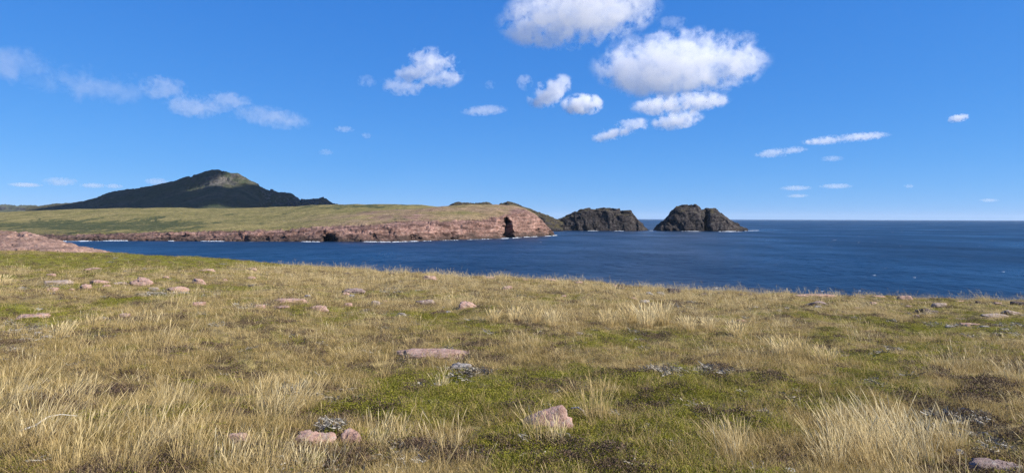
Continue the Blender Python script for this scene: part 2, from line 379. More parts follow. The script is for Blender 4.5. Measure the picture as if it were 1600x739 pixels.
def build_headland():
    cols = []
    # px, waterline y, rock top y, brow y, brow run, far crest y, far crest depth
    for px, yb, yt, ym, run, yc, Yc in [
        (-420, 376, 372, 352, 420, 337, 1900), (-200, 376, 372, 352, 420, 335, 1900), (0, 376, 371.5, 352, 420, 331, 1800), (120, 376.3, 370.5, 352, 420, 326.5, 1750),
        (200, 376.2, 368, 351, 400, 324.5, 1700), (250, 376.5, 366.5, 350, 380, 324, 1700), (320, 377, 365.5, 347, 360, 325, 1700), (400, 377.2, 364, 344, 330, 324.5, 1650),
        (450, 377.4, 362.5, 341, 300, 322.5, 1600), (500, 377.6, 360, 335.5, 270, 320, 1550), (560, 377.8, 357.5, 331, 250, 318.8, 1500), (620, 377.3, 355, 327.5, 235, 318.8, 1480),
        (660, 376.3, 353, 324.8, 225, 320.3, 1450), (700, 375, 351, 321.8, 210, 324, 1420), (740, 373.8, 349, 319.8, 190, 327, 1400), (775, 372.6, 344, 319.2, 170, 330, 1400),
        (800, 371.2, 337, 320.8, 140, 333, 1380), (820, 370.2, 333, 325.5, 95, 338, 1330), (835, 369.6, 340, 333.5, 60, 344, 1250), (848, 369, 349, 345, 40, 354, 1200), (858, 368.5, 359, 356.5, 25, 362, 1150), (867, 368, 368.3, 368.6, 12, 369.5, 1110)]:
        Y0 = float(on_sea(px, yb)); cl = (yb - yt) * 1.1 + 3
        pts = [(Y0 - 4, -3.0), (Y0, 0.0), (Y0 + cl * .35, .55 * zc(px, yt, Y0 + cl)), (Y0 + cl, zc(px, yt, Y0 + cl)),
               (Y0 + cl + run * .4, zc(px, yt * .5 + ym * .5 - (1.5 if px < 780 else .5), Y0 + cl + run * .4)), (Y0 + cl + run, zc(px, ym, Y0 + cl + run)),
               (Y0 + cl + run + 110, zc(px, ym + (.8 if px < 480 else 2.2), Y0 + cl + run + 110)), (Yc - 150, zc(px, yc + 2.2, Yc - 150)), (Yc, zc(px, yc, Yc)), (Yc + 500, zc(px, yc, Yc) - 45)]
        cols.append((px, pts))
    pxs = np.concatenate([np.linspace(-420, 0, 60)[:-1], np.linspace(0, 867, 640)])
    P, t = loft(cols, pxs, 3, [4, 16, 16, 16, 20, 8, 18, 10, 4])
    # clefts whose left-facing walls lie in shade: (px of right lip, px of left lip, depth, rows up to)
    px2 = np.broadcast_to(pxs[None, :], P.shape[:2]); tt = np.broadcast_to(t[:, None], P.shape[:2])
    for right, left, dep, top in [(806, 789, 40, 3.2), (528, 506, 30, 2.8), (668, 640, 9, 2.0), (848, 840, 7, 2.2), (592, 584, 5, 2.2), (720, 706, 5, 2.1), (392, 384, 4, 2.3)]:
        jit = (right - left) * .22 * fbm(tt * 2.2 + right, px2 * 0 + 3.3, .5, 3)
        re_ = left + (right - left) * (.25 + .75 * smooth(top, 1.0, tt)) + jit; le_ = left + jit * .7 - (2.0 - tt) * .8
        w = np.where(px2 > le_, np.clip((re_ - px2) / np.maximum(re_ - le_, 1), 0, 1), smooth(le_ - 2.5, le_, px2)) * smooth(top, top - .5, tt) * smooth(.2, 1.0, tt)
        k = 1 + dep * w / P[..., 1]
        P = P * np.stack([k, k, np.ones_like(k)], -1)
    cliff = smooth(.2, 1.2, tt) * smooth(3.9, 2.9, tt)
    P = craggy(P, 1.7, 26, cliff, 2.0, .5); P = craggy(P, .9, 6.5, cliff, 8.0, .5)
    P[..., 2] += (1.6 * fbm(P[..., 0] / 70, P[..., 1] / 90, 1.0, 4) + .5 * fbm(P[..., 0] / 16, P[..., 1] / 16, 5.0, 3)) * smooth(3, 4, tt) * smooth(870, 800, px2)
    nz = np.abs(grid_normals(P)[..., 2])
    X, Y = P[..., 0], P[..., 1]
    rock = np.clip(smooth(3.6, 2.9, tt) * 1.0 + smooth(.95, .75, nz) * .25 + .42 * smooth(380, 620, px2) * smooth(5.6, 4.4, tt) * (.55 + 1.0 * fbm(X / 45, Y / 60, 2.0, 3)), 0, 1)
    rock = np.clip(np.maximum(rock, smooth(770, 812, px2) * smooth(5.2, 3.8, tt) * .8), 0, 1)
    mead = np.exp(-((px2 - 740) / 55) ** 2) * smooth(3.05, 3.4, tt) * smooth(5.2, 4.6, tt)
    rock = np.clip(rock * (1 - .55 * mead) + .18 * smooth(430, 640, px2) * smooth(3.0, 3.5, tt) * smooth(6.0, 5.0, tt) * (1 - mead), 0, 1)
    px, py = project(P)
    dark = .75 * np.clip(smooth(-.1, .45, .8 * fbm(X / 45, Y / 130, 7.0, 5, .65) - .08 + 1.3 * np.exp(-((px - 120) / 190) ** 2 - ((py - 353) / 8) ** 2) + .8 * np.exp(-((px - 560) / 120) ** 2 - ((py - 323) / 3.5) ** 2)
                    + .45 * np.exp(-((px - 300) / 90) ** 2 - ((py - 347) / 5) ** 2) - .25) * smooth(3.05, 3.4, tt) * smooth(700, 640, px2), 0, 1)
    wet = smooth(8.5, 1.0, P[..., 2] + 4.0 * fbm(X / 14, Y / 14, P[..., 2] / 4, 3)) * smooth(.5, .9, tt) * .8
    tan = np.clip(smooth(400, 640, px2) * smooth(6.3, 5.2, tt) * (.8 + .8 * fbm(X / 50, Y / 60, 12.0, 4)), 0, 1)
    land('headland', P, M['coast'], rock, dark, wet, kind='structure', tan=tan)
build_headland()

def build_ridge():                            # bare pink outcrop across the cove on the left
    cols = []
    for px, yc, Yc in [(-420, 350, 150), (-250, 352, 145), (-100, 357, 138), (0, 362, 132), (40, 364, 130), (70, 370, 127), (100, 378, 124), (130, 386, 121), (155, 392, 119), (175, 397, 117), (200, 404, 116), (240, 418, 115)]:
        z = zc(px, yc, Yc); yf = 398 + max(0, px - 120) * .1
        cols.append((px, [(Yc - 42, zc(px, yf + 6, Yc - 42)), (Yc - 26, zc(px, max(yf - 4, yc + 8), Yc - 26)), (Yc - 12, zc(px, .45 * yf + .55 * yc + 1, Yc - 12)), (Yc, z), (Yc + 20, z - 5), (Yc + 55, z - 28)]))
    pxs = np.linspace(-420, 240, 330)
    P, t = loft(cols, pxs, 3, [22, 24, 24, 14, 10])
    tt = np.broadcast_to(t[:, None], P.shape[:2]); px2 = np.broadcast_to(pxs[None, :], P.shape[:2])
    m = smooth(.3, 1.2, tt)
    P = craggy(P, .35, 7, m, 1.5, .4); P = craggy(P, .14, 1.8, m, 4.5, .4)
    rock = np.clip(smooth(.3, 1.3, tt + .5 * fbm(P[..., 0] / 9, P[..., 1] / 9, 0, 3)) * .95 + .3 * fbm(P[..., 0] / 6, P[..., 1] / 6, 3.0, 3), 0, 1)
    land('rocky_ridge', P, M['ridge'], rock, kind='structure')
build_ridge()

def massif(name, prof, Yc, front, back, mat, label=None, cat=None, kind=None, sink=-6.0, cliff=.55, amp=5, L=30, n=260, rockbias=0.0, foot=None, top_run=.5, base_y=None, darkf=0.0, cleft=None):
    """prof: [(px, crest y)]; a steep front face rising from the water (or from ground level) to a crest at depth Yc"""
    cols = []
    for px, yc in prof:
        z = zc(px, yc, Yc); hz = max(z, .5); k = min(1.0, hz / 18.0) ** .6
        f, b_ = front * k, back * k
        z0 = foot if foot is not None else 0.0
        cols.append((px, [(Yc - f - 3, z0 + sink), (Yc - f, z0), (Yc - f * (.5 + .35 * top_run), z0 + (z - z0) * cliff), (Yc - f * top_run * .75, z0 + (z - z0) * (.55 * cliff + .45)), (Yc, z), (Yc + b_ * .5, z0 + (z - z0) * .75), (Yc + b_, z0 + sink)]))
    pxs = np.linspace(prof[0][0], prof[-1][0], n)
    P, t = loft(cols, pxs, 3, [5, 20, 18, 16, 8, 6])
    tt = np.broadcast_to(t[:, None], P.shape[:2])
    m = smooth(.3, 1.2, tt) * smooth(4.6, 3.6, tt) * .85 + .15
    if cleft:
        px2 = np.broadcast_to(pxs[None, :], P.shape[:2])
        w = np.where(px2 > cleft[1], np.clip((cleft[0] - px2) / (cleft[0] - cleft[1]), 0, 1), smooth(cleft[1] - 2, cleft[1], px2)) * smooth(4.0, 3.0, tt)
        k = 1 + cleft[2] * w / P[..., 1]; P = P * np.stack([k, k, np.ones_like(k)], -1)
    P = craggy(P, amp, L, m, 3.0 + Yc * .01, 2.4); P = craggy(P, amp * .4, L * .4, m, 7.0, 1.5)
    rock = np.clip(slope_rock(P, .93, .6) + rockbias, 0, 1)
    wet = smooth(3.0, .5, P[..., 2]) * (1.0 if foot is None else 0.0)
    dark = np.full(P.shape[:2], darkf)
    return land(name, P, mat, rock, dark, wet, label, cat, kind)

# dark island joined to the shore behind the headland, then the free standing stack
Yi = float(on_sea(940, 360.5))
massif('island', [(846, 345), (856, 341.5), (870, 341), (880, 338.5), (890, 336), (900, 331.5), (912, 327.5), (922, 326.3), (935, 327), (948, 327.5), (958, 329), (963, 330), (970, 328.8), (978, 328), (985, 329), (989, 334), (993, 341), (998, 346.5), (1003, 351), (1008, 355), (1013, 359)],
       Yi + 55, 55, 110, M['island'], 'long dark rocky island with sheer fluted cliffs and a grassy left shoulder', 'island', cliff=.8, amp=5.0, L=60, rockbias=.42, top_run=.35)
massif('sea_stack', [(1022, 359.5), (1027, 355), (1033, 348.5), (1038, 349), (1042, 343), (1048, 334), (1056, 326.5), (1065, 322.5), (1078, 321.0), (1088, 321.3), (1092, 324), (1095, 328), (1099, 328.6), (1103, 326), (1112, 326), (1120, 328), (1130, 335), (1138, 342.5), (1147, 350), (1154, 355), (1160, 356.5), (1168, 360)],
       float(on_sea(1090, 361.2)) + 60, 60, 110, M['island'], 'rounded dark rocky sea stack split by a vertical cleft, standing free', 'sea stack', cliff=.66, amp=5.0, L=64, rockbias=.45, top_run=.5, cleft=(1110, 1101, 34))
massif('rocky_hill', [(700, 322), (708, 317.5), (716, 315.8), (730, 315), (738, 317), (745, 316), (755, 315), (765, 317), (772, 321)], 1500, 120, 150, M['island'], kind='structure', amp=2.5, L=50, n=150, rockbias=.3, foot=10.0)
massif('rocky_hill', [(774, 324), (782, 316.5), (790, 314.5), (800, 316), (812, 319.5), (822, 323.5), (832, 327), (842, 331), (852, 335), (862, 338.5), (870, 342), (880, 346)], 1480, 110, 150, M['island'], kind='structure', amp=2.5, L=50, n=200, rockbias=.3, foot=4.0)

def build_mountain():
    Yc = 4000.0; cols = []
    prof = [(40, 326), (70, 322), (90, 319), (110, 318), (130, 315.5), (150, 309), (170, 300.5), (185, 298), (210, 294.5), (240, 289.5), (265, 284.5), (285, 279), (300, 277), (312, 274), (325, 270), (340, 268), (350, 270), (362, 273.5), (372, 272.5), (382, 277), (390, 282),
            (405, 289), (418, 297), (428, 298), (440, 301), (452, 301.8), (458, 303.5), (464, 309), (470, 314), (485, 320), (500, 324), (540, 332)]
    for px, yc in prof:
        z = zc(px, yc, Yc); base = 60.0; e = max(z - base, 8)
        fr = 420 + e * 3.2 - (350 if px > 415 else 0)
        cols.append((px, [(Yc - fr, base - 15), (Yc - fr * .72, base + e * .14), (Yc - fr * .42, base + e * (.46 if px < 400 else .40)), (Yc - fr * .22, base + e * (.68 if px < 400 else .80)), (Yc - fr * .08, base + e * .93), (Yc, z), (Yc + 400, base + e * .6), (Yc + 900, base - 20)]))
    pxs = np.linspace(40, 540, 420)
    P, t = loft(cols, pxs, 4, [24, 28, 26, 18, 12, 10, 8])
    tt = np.broadcast_to(t[:, None], P.shape[:2]); px2 = np.broadcast_to(pxs[None, :], P.shape[:2])
    X, Y = P[..., 0], P[..., 1]
    m = smooth(0, 1, tt) * smooth(6.6, 5.2, tt)
    P[..., 2] += 13 * fbm(X / 330, Y / 420, 1.0, 4) * m * smooth(5.2, 4.2, tt)
    P = craggy(P, 9, 95, m * (.25 + .75 * smooth(385, 430, px2) + 1.0 * np.exp(-((px2 - 340) / 48) ** 2) * smooth(2.2, 3.4, tt)), 5.0, 1.6)
    P = craggy(P, 3.0, 30, m * .8, 9.0, 1.2)
    px, py = project(P)
    rock = np.clip(.10 + .38 * np.exp(-((px - 340) / 42) ** 2 - ((py - 284) / 13) ** 2) + .5 * smooth(400, 440, px) * smooth(.9, .6, np.abs(grid_normals(P)[..., 2])) + .3 * smooth(.8, .6, np.abs(grid_normals(P)[..., 2])) + .2 * fbm(X / 150, Y / 200, 4, 3), 0, 1)
    dark = np.clip(.55 + .6 * fbm(X / 260, Y / 300, 6.0, 4), 0, 1) * smooth(100, 170, px)
    land('mountain', P, M['mountain'], rock, dark, None, kind='structure')
build_mountain()
massif('rocky_hill', [(452, 322), (462, 315), (468, 312.5), (480, 311.5), (492, 310.8), (505, 310), (510, 310.5), (516, 315), (524, 320), (532, 326)], 3600, 200, 300, M['mountain'], kind='structure', amp=9, L=70, n=120, rockbias=.15, foot=40.0, darkf=.4)
massif('far_hill', [(-200, 322), (-120, 318), (-60, 320), (0, 320.5), (20, 321), (40, 323), (55, 321), (70, 323), (95, 327), (140, 333)], 9000, 900, 1200, M['farhill'], kind='structure', amp=20, L=300, n=120, foot=60.0)

# ------------------------------------------------------------------ surf and whitecaps
def foam_strip(pts, width, seed, name='surf'):
    rng = np.random.RandomState(seed); V, Fc = [], []
    for (a, ya, b, yb, w) in pts:
        n = max(6, int((b - a) * 1.4)); px = np.linspace(a, b, n); py = np.linspace(ya, yb, n)
        Y = on_sea(px, py); u = np.linspace(0, 1, n)
        wid = w * np.sin(np.pi * u) ** .5 * (.08 + 1.5 * smooth(-.35, .6, fbm(px / 13.0, seed + a * .37 + py * 0, .3, 2) + .5 * fbm(px / 2.3, seed + a + py * 0, .9, 2)))
        Y0 = Y + wid * .5 + 2.5 * fbm(px / 9.0, seed * 2.1 + 0 * px, .7, 2)
        base = len(V)
        for i in range(n):
            for k, (f, h) in enumerate(((.5, .12), (.2, .55), (-.2, .5), (-.5, .12))):
                yy = Y0[i] - wid[i] * (.5 - f)
                V.append(((px[i] - CX) / F_PX * yy, yy, h * (.6 + .8 * rng.rand()) * min(1, wid[i] / 4) + .05))
        for i in range(n - 1):
            for k in range(3):
                a0 = base + i * 4 + k; Fc.append((a0, a0 + 1, a0 + 5, a0 + 4))
    o = link(name, mesh_np(name, V, Fc, M['foam'])); tag(o, 'white surf breaking along the foot of the rocky shores', 'surf', kind='stuff')
foam_strip([(98, 377.4, 146, 376.9, 16), (146, 376.8, 200, 376.5, 8), (262, 376.9, 272, 377, 4), (312, 377.2, 352, 377.4, 4), (385, 377.6, 398, 377.7, 4),
            (470, 378, 500, 378.2, 6), (566, 378.2, 612, 378.6, 8), (612, 378.7, 655, 377.2, 12), (660, 377, 680, 376.6, 6), (690, 376, 718, 375.4, 8), (730, 374.8, 770, 373.6, 9), (775, 373.4, 800, 372.6, 8), (800, 372.6, 815, 371.3, 14), (818, 371, 842, 369.9, 8), (850, 369.7, 871, 368, 12),
            (872, 360.6, 882, 360.6, 10), (918, 360.9, 935, 360.7, 14), (960, 361, 975, 361, 10), (1014, 360.6, 1030, 360.6, 22), (1040, 360.9, 1050, 360.9, 12), (1064, 361.6, 1096, 361.8, 26), (1122, 362.0, 1160, 362.2, 40), (1162, 361.0, 1186, 360.4, 24), (1133, 361.6, 1150, 361.8, 26)], 6, 3)
def whitecaps():
    rng = np.random.RandomState(11); V, Fc = [], []
    k = 0
    while k < 60:
        px, py = rng.uniform(200, 1750), 346 + 118 * rng.rand() ** 1.6
        if rng.rand() > (.10 + .9 * smooth(1050, 1450, px)): continue
        if px < 1180 and py < 372: continue
        if py > 385 and rng.rand() < .6: continue
        k += 1
        Y = float(on_sea(px, py)); L = rng.uniform(.15, .5) * (1 + Y / 1000) * (1 + 1.5 * rng.rand() ** 4); Wd = L * rng.uniform(.25, .55) * (1 + Y / 900); a = rng.uniform(-.5, .3)
        x0 = (px - CX) / F_PX * Y; base = len(V); n = 7
        zz = .16
        for i in range(n):
            u = i / (n - 1) * 2 - 1; w = Wd * .5 * (1 - u * u) ** .6 * rng.uniform(.4, 1.1) + .04
            bx, by = u * L, u * L * a + .35 * L * u * u
            V += [(x0 + bx, Y + by - w, zz - .1), (x0 + bx, Y + by, zz + .02), (x0 + bx, Y + by + w, zz - .06)]
        for i in range(n - 1):
            for j in range(2):
                a0 = base + i * 3 + j; Fc.append((a0, a0 + 3, a0 + 4, a0 + 1))
    tag(link('whitecaps', mesh_np('whitecaps', V, Fc, M['foam'])), 'scattered small white wave crests on the open blue sea', 'whitecaps', kind='stuff')
whitecaps()

# ------------------------------------------------------------------ stones in the turf
def rock_mesh(name, dims, seed, mat, sub=3, blocky=9, flat=0.0):
    rng = np.random.RandomState(seed); bm = bmesh.new(); bmesh.ops.create_icosphere(bm, subdivisions=sub, radius=1.0)
    d = np.array([v.co[:] for v in bm.verts]); d /= np.linalg.norm(d, axis=1, keepdims=True)
    n = rng.normal(size=(blocky, 3)); n /= np.linalg.norm(n, axis=1, keepdims=True)
    n = np.concatenate([n, [[0, 0, 1], [1, .2, .25], [-1, .1, .3], [.1, -1, .35], [0, 1, .2]]]); n /= np.linalg.norm(n, axis=1, keepdims=True)
    dist = np.concatenate([rng.uniform(.72, 1.05, blocky), [.82 - flat, .95, .95, .92, .95]])
    q = np.maximum(d @ n.T / dist, 0); r = (q ** 20).sum(1) ** (-1 / 20)
    r = np.minimum(r, 1.25) + .10 * fbm(d[:, 0] * 1.7 + seed, d[:, 1] * 1.7, d[:, 2] * 1.7, 4) + .13 * blocks(d[:, 0] * 1.7 + seed, d[:, 1] * 1.7, d[:, 2] * 1.7, 3) + .05 * blocks(d[:, 0] * 4.3 + seed, d[:, 1] * 4.3, d[:, 2] * 4.3, 9) + .05 * ridged(d[:, 0] * 4 + seed, d[:, 1] * 4, d[:, 2] * 4, 2)
    v = d * r[:, None] * np.array(dims)
    for i, x in enumerate(bm.verts): x.co = v[i]
    for f in bm.faces: f.smooth = True
    me = bpy.data.meshes.new(name); bm.to_mesh(me); bm.free(); me.materials.append(M[mat]); return me
EXCL = []                                     # footprints kept clear of plants
def stone(px, py, w, h, mat='pink', label=None, group=None, tilt=0.0, deep=.75, name='stone', flat=0.0, turn=None, rise=1.0):
    """px, py: centre of the stone in the photograph; w, h its width and height there"""
    P = hit(px, py + h * .42)
    if P is None: P = hit(px, py + h * .42 + 6)
    Y = P[1]; W_, H_ = w * Y / F_PX, h * Y / F_PX
    rng = random.Random(int(px * 31 + py * 7))
    dp = W_ * deep
    me = rock_mesh(name, (W_ * .55, dp * .5, H_ * .68 * rise), int(px * 13 + py) % 9973, mat, 4 if w > 14 else 3, 9, flat)
    o = link(name, me); c = P + np.array([0, dp * .3, 0])
    o.location = (c[0], c[1], float(ground_z(c[0], c[1])) + H_ * .02)
    o.rotation_euler = (rng.uniform(-.1, .1), math.radians(tilt), rng.uniform(-.25, .25) if turn is None else turn)
    EXCL.append((c[0], c[1] + dp * .1, W_ * .42, dp * .36))
    return tag(o, label, 'stone', group)
G1, G2, G3, G4 = 'small pink stones in the turf', 'stones along the brow above the sea', 'dark stones along the brow above the sea', 'pale stones in the turf'
L1, L2, L3, L4 = 'small pink stone half sunk in the turf', 'pinkish stone on the brow where the turf drops to the sea', 'small dark stone on the brow against the sea', 'small pale grey stone lying in the short turf'
stone(850, 654, 76, 40, 'pink', 'pink stone with sloping top among sparse straw stems beside a bleached twig', tilt=-20, deep=.6)
stone(487, 681, 60, 28, 'pink', 'rounded pink stone touching a lichen cushion, longer one of a pair', deep=.7)
stone(545, 682, 34, 34, 'pink', 'short wedge shaped pink stone on the other side of the lichen cushion', tilt=28, deep=.8)
stone(372, 684, 34, 16, 'pink', 'small pink stone nearly hidden behind leaning straw grass')
stone(682, 551, 122, 15, 'pink', 'longest flat pink slab arching out of the turf', deep=.5, flat=.1, rise=.75)
stone(720, 571, 30, 17, 'grey', 'mottled grey stone just below the long pink slab', deep=.8)
stone(1572, 726, 88, 24, 'mauve', 'flat mauve slab capped with white lichen', deep=.6, flat=.15)
stone(1500, 705, 13, 9, 'white', 'small bright white stone in the straw grass near the mauve slab')
stone(1236, 736, 16, 8, 'white', 'rounded white stone low in the grass beside tall straw tufts')
stone(47, 494, 42, 11, 'pink', 'smooth oval pink slab lying flat on green turf', flat=.1)
stone(221, 440, 30, 14, 'pink', 'largest pink boulder of the scattered cluster, its side face dark', tilt=14)
stone(271, 451, 34, 11, 'pink', 'low broad pink stone in front of the scattered boulder cluster')
stone(237, 451, 17, 7, 'pale', 'small pale stone between the big pink boulder and the low broad one')
stone(309, 439, 22, 11, 'pink', 'pink boulder with a dark hollow in its side', tilt=12)
stone(130, 448, 19, 12, 'pink', 'upright rounded pink stone beside a strip of grey lichen')
stone(78, 451, 20, 9, 'pink', 'angular pink stone at the end of the scattered cluster')
stone(87, 441, 36, 7, 'pale', 'long low pale slab behind the angular pink stone')
stone(152, 440, 26, 9, 'pink', 'broad pink stone with a flat top amid the scattered cluster', flat=.1)
stone(185, 442, 24, 6, 'pale', 'flat tan slab next to the largest pink boulder')
stone(451, 470, 48, 9, 'pink', 'long low pink slab beside two small round stones', flat=.1)
stone(404, 478, 18, 9, 'pink', 'round orange pink stone at the end of a lichen strip')
stone(495, 480, 28, 9, 'pink', 'pink stone broken in two low humps')
stone(544, 476, 13, 10, 'pink', 'small blunt pink stone beside grey rubble')
stone(586, 473, 14, 11, 'pale', 'small peaked orange stone standing alone')
stone(550, 453, 34, 11, 'mauve', 'mauve boulder with a dark overhung end', tilt=8)
stone(663, 471, 28, 11, 'mauve', 'domed mauve brown stone standing alone in short turf')
stone(730, 475, 28, 16, 'pink', 'tallest rounded pink boulder in the short turf')
stone(1280, 473, 30, 11, 'mauve', 'mauve boulder with a shaded flank just below the brow')
stone(1453, 486, 30, 12, 'darkrock', 'jagged dark brown rock breaking through the turf', tilt=10)
stone(1471, 475, 22, 9, 'pale', 'pale boulder between the jagged dark rock and the brow')
stone(1416, 465, 22, 9, 'pink', 'peaked pink boulder on the brow against the sea')
stone(1457, 466, 12, 8, 'darkrock', 'upright dark stone on the brow beside the peaked pink boulder')
stone(1053, 448, 22, 10, 'darkrock', 'largest dark boulder on the brow against the sea')
stone(1594, 473, 22, 10, 'darkrock', 'dark outcrop where the brow leaves the right side of the view'.replace(' where the brow leaves the right side of the view', ' rising from the lower end of the brow'))
stone(1285, 462, 54, 5, 'pink', 'longest thin pink slab lying along the brow', deep=.4)
stone(1248, 456, 26, 4, 'pink', 'short thin pink slab lying along the brow', deep=.4)
stone(1516, 507, 26, 7, 'pink', 'low pink slab beside a patch of grey rubble', flat=.1)
stone(1584, 488, 24, 8, 'pale', 'pale wedge stone above the grey rubble patch', tilt=10)
stone(1558, 492, 42, 7, 'pale', 'broad low pale slab next to a pale wedge stone', flat=.1)
stone(671, 434, 20, 8, 'pink', 'pink stone with a darker stone perched behind it near the brow')
stone(627, 491, 15, 7, 'grey', 'blue grey stone in the short turf')
for a in [(310, 474, 19, 8), (192, 492, 17, 7), (443, 480, 17, 5), (540, 458, 11, 6), (393, 434, 13, 6), (392, 420, 15, 5), (145, 419, 26, 4), (77, 429, 13, 6), (322, 422, 19, 5), (259, 433, 11, 6), (989, 466, 13, 5), (1158, 501, 15, 6), (792, 449, 15, 6), (1366, 473, 11, 5), (430, 479, 9, 4),
          (110, 452, 10, 5), (165, 446, 12, 5), (350, 437, 9, 4), (600, 470, 8, 4), (1420, 478, 9, 4), (1340, 481, 8, 4), (880, 462, 9, 4)]:
    if a[0] < 360 and a[1] < 460: stone(*a, 'pink', 'small pink stone among the scattered pink boulders below the green strip', 'small stones among the scattered boulders')
    else: stone(*a, 'pink', L1, G1)
for a in [(764, 428, 20, 4), (859, 431, 22, 4), (961, 440, 11, 5), (1375, 463, 18, 4), (905, 435, 12, 4), (1348, 464, 10, 3), (1500, 470, 14, 4), (1560, 474, 12, 4), (1220, 455, 10, 3), (820, 431, 10, 3)]:
    stone(*a, 'pink', L2, G2)
for a in [(671, 427, 11, 5), (611, 427, 10, 5), (542, 427, 10, 5), (889, 438, 11, 5), (970, 440, 11, 6), (1126, 451, 9, 4), (1158, 454, 9, 4), (1171, 453, 9, 4), (1187, 454, 9, 4), (1318, 465, 7, 5), (1529, 471, 8, 4), (1338, 463, 7, 3), (1100, 460, 14, 6), (970, 450, 15, 5), (1433, 493, 11, 4), (1499, 499, 9, 5)]:
    stone(*a, 'darkrock' if a[1] < 475 else 'mauve', L3 if a[1] < 475 else 'small brown stone below the jagged dark rock', G3 if a[1] < 475 else 'brown stones below the jagged rock')
for a in [(549, 462, 10, 4), (1015, 458, 10, 4), (1033, 458, 13, 6), (1008, 471, 15, 5), (1230, 481, 10, 5), (1278, 478, 11, 5), (30, 450, 14, 5), (700, 487, 9, 4), (1180, 480, 9, 4), (480, 462, 9, 4), (1540, 510, 12, 4), (905, 521, 12, 5), (920, 523, 10, 4), (1485, 510, 12, 4), (1570, 514, 12, 5), (38, 523, 13, 5), (58, 520, 12, 5), (68, 526, 10, 4), (255, 459, 10, 4), (290, 457, 9, 4)]:
    if a[0] < 75 and a[1] > 500: stone(*a, 'grey', 'small grey stone in the lichen patch near the oval pink slab', 'grey stones in the lichen patch')
    elif a[0] > 1400: stone(*a, 'grey', 'small grey stone in the rubble beside the low pink slab', 'grey stones in the rubble')
    elif 900 < a[0] < 930: stone(*a, 'grey', 'small grey stone in the lichen below the slender straw tufts', 'grey stones below the slender tufts')
    else: stone(*a, 'grey', L4, G4)

# ------------------------------------------------------------------ plants
def blades(rng, n, spread, h0, h1, w, lean, seg=3, head=0.0, curl=.25, droop=0.0):
    V, Fc, T = [], [], []
    for i in range(n):
        a, rr = rng.uniform(0, 2 * math.pi), spread * math.sqrt(rng.rand())
        b = np.array([math.cos(a) * rr, math.sin(a) * rr, -.015]); h = rng.uniform(h0, h1)
        la = np.array([rng.normal(0, curl), lean * rng.uniform(.6, 1.3) + rng.normal(0, curl), 0])
        la[:2] += .35 * np.array([math.cos(a), math.sin(a)]) * rr / max(spread, 1e-4)
        fa = rng.uniform(-1.0, 1.0); side = np.array([math.cos(fa), math.sin(fa), 0]); tone = rng.rand(); k0 = len(V)
        hd = rng.rand() < head
        ss = [0, .45, .72, .86, 1.0] if hd else list(np.linspace(0, 1, seg + 1))
        for s in ss:
            wd = w * ((.55, .5, .5, 1.7, .15)[ss.index(s)] if hd else max(.12, 1 - s ** 1.6))
            p = b + np.array([0, 0, 1.0]) * h * (s - droop * s ** 3) + la * h * s ** 1.7
            V += [p - side * wd * .5, p + side * wd * .5]; T += [min(1, .15 + .45 * tone + .4 * s)] * 2
        for j in range(len(ss) - 1):
            a0 = k0 + j * 2; Fc.append((a0, a0 + 1, a0 + 3, a0 + 2))
    return V, Fc, T
def leaves(rng, n, rad, hgt, size, up=.6):
    V, Fc, T = [], [], []
    for i in range(n):
        a, rr = rng.uniform(0, 2 * math.pi), rad * math.sqrt(rng.rand())
        z = hgt * (1 - (rr / rad) ** 2) * rng.uniform(.35, 1.05)
        c = np.array([math.cos(a) * rr, math.sin(a) * rr, z])
        d = rng.normal(size=3); d[2] = abs(d[2]) * up + .2; d /= np.linalg.norm(d); e = np.cross(d, rng.normal(size=3)); e /= np.linalg.norm(e)
        s = size * rng.uniform(.6, 1.3); t = rng.rand() * .7 + .3 * z / hgt; k = len(V)
        V += [c - e * s * .25, c + d * s * .55 - e * s * .32, c + d * s * 1.2, c + d * s * .55 + e * s * .32]; T += [t] * 4; Fc.append((k, k + 1, k + 2, k + 3))
    return V, Fc, T
def curls(rng, n, rad, size):
    V, Fc, T = [], [], []
    for i in range(n):
        a, rr = rng.uniform(0, 2 * math.pi), rad * math.sqrt(rng.rand()); p = np.array([math.cos(a) * rr, math.sin(a) * rr, 0.004])
        d = rng.normal(size=3); d[2] = abs(d[2]) * .5; d /= np.linalg.norm(d); t = rng.rand(); k = len(V); L = size * rng.uniform(.5, 1.3)
        sd = np.cross(d, [0, 0, 1.0]); sd /= max(np.linalg.norm(sd), 1e-4)
        for s in range(4):
            wd = .0035 * (1 - s / 4.5)
            V += [p - sd * wd + np.array([0, 0, -.002]), p + sd * wd + np.array([0, 0, .003])]; T += [t] * 2
            p = p + d * L / 3; d = d + rng.normal(size=3) * .5; d /= np.linalg.norm(d); d[2] = d[2] * .7
        for j in range(3):
            a0 = k + j * 2; Fc.append((a0, a0 + 1, a0 + 3, a0 + 2))
    return V, Fc, T
def variants(kind, maker, n, mat):
    c = bpy.data.collections.new(kind + '_sources')          # not linked to the scene: only instanced
    for i in range(n):
        V, Fc, T = maker(np.random.RandomState(100 + i * 7 + len(kind)))
        c.objects.link(bpy.data.objects.new('%s_%02d' % (kind, i), mesh_np(kind, V, Fc, mat, True, {'tone': T})))
    return c, n
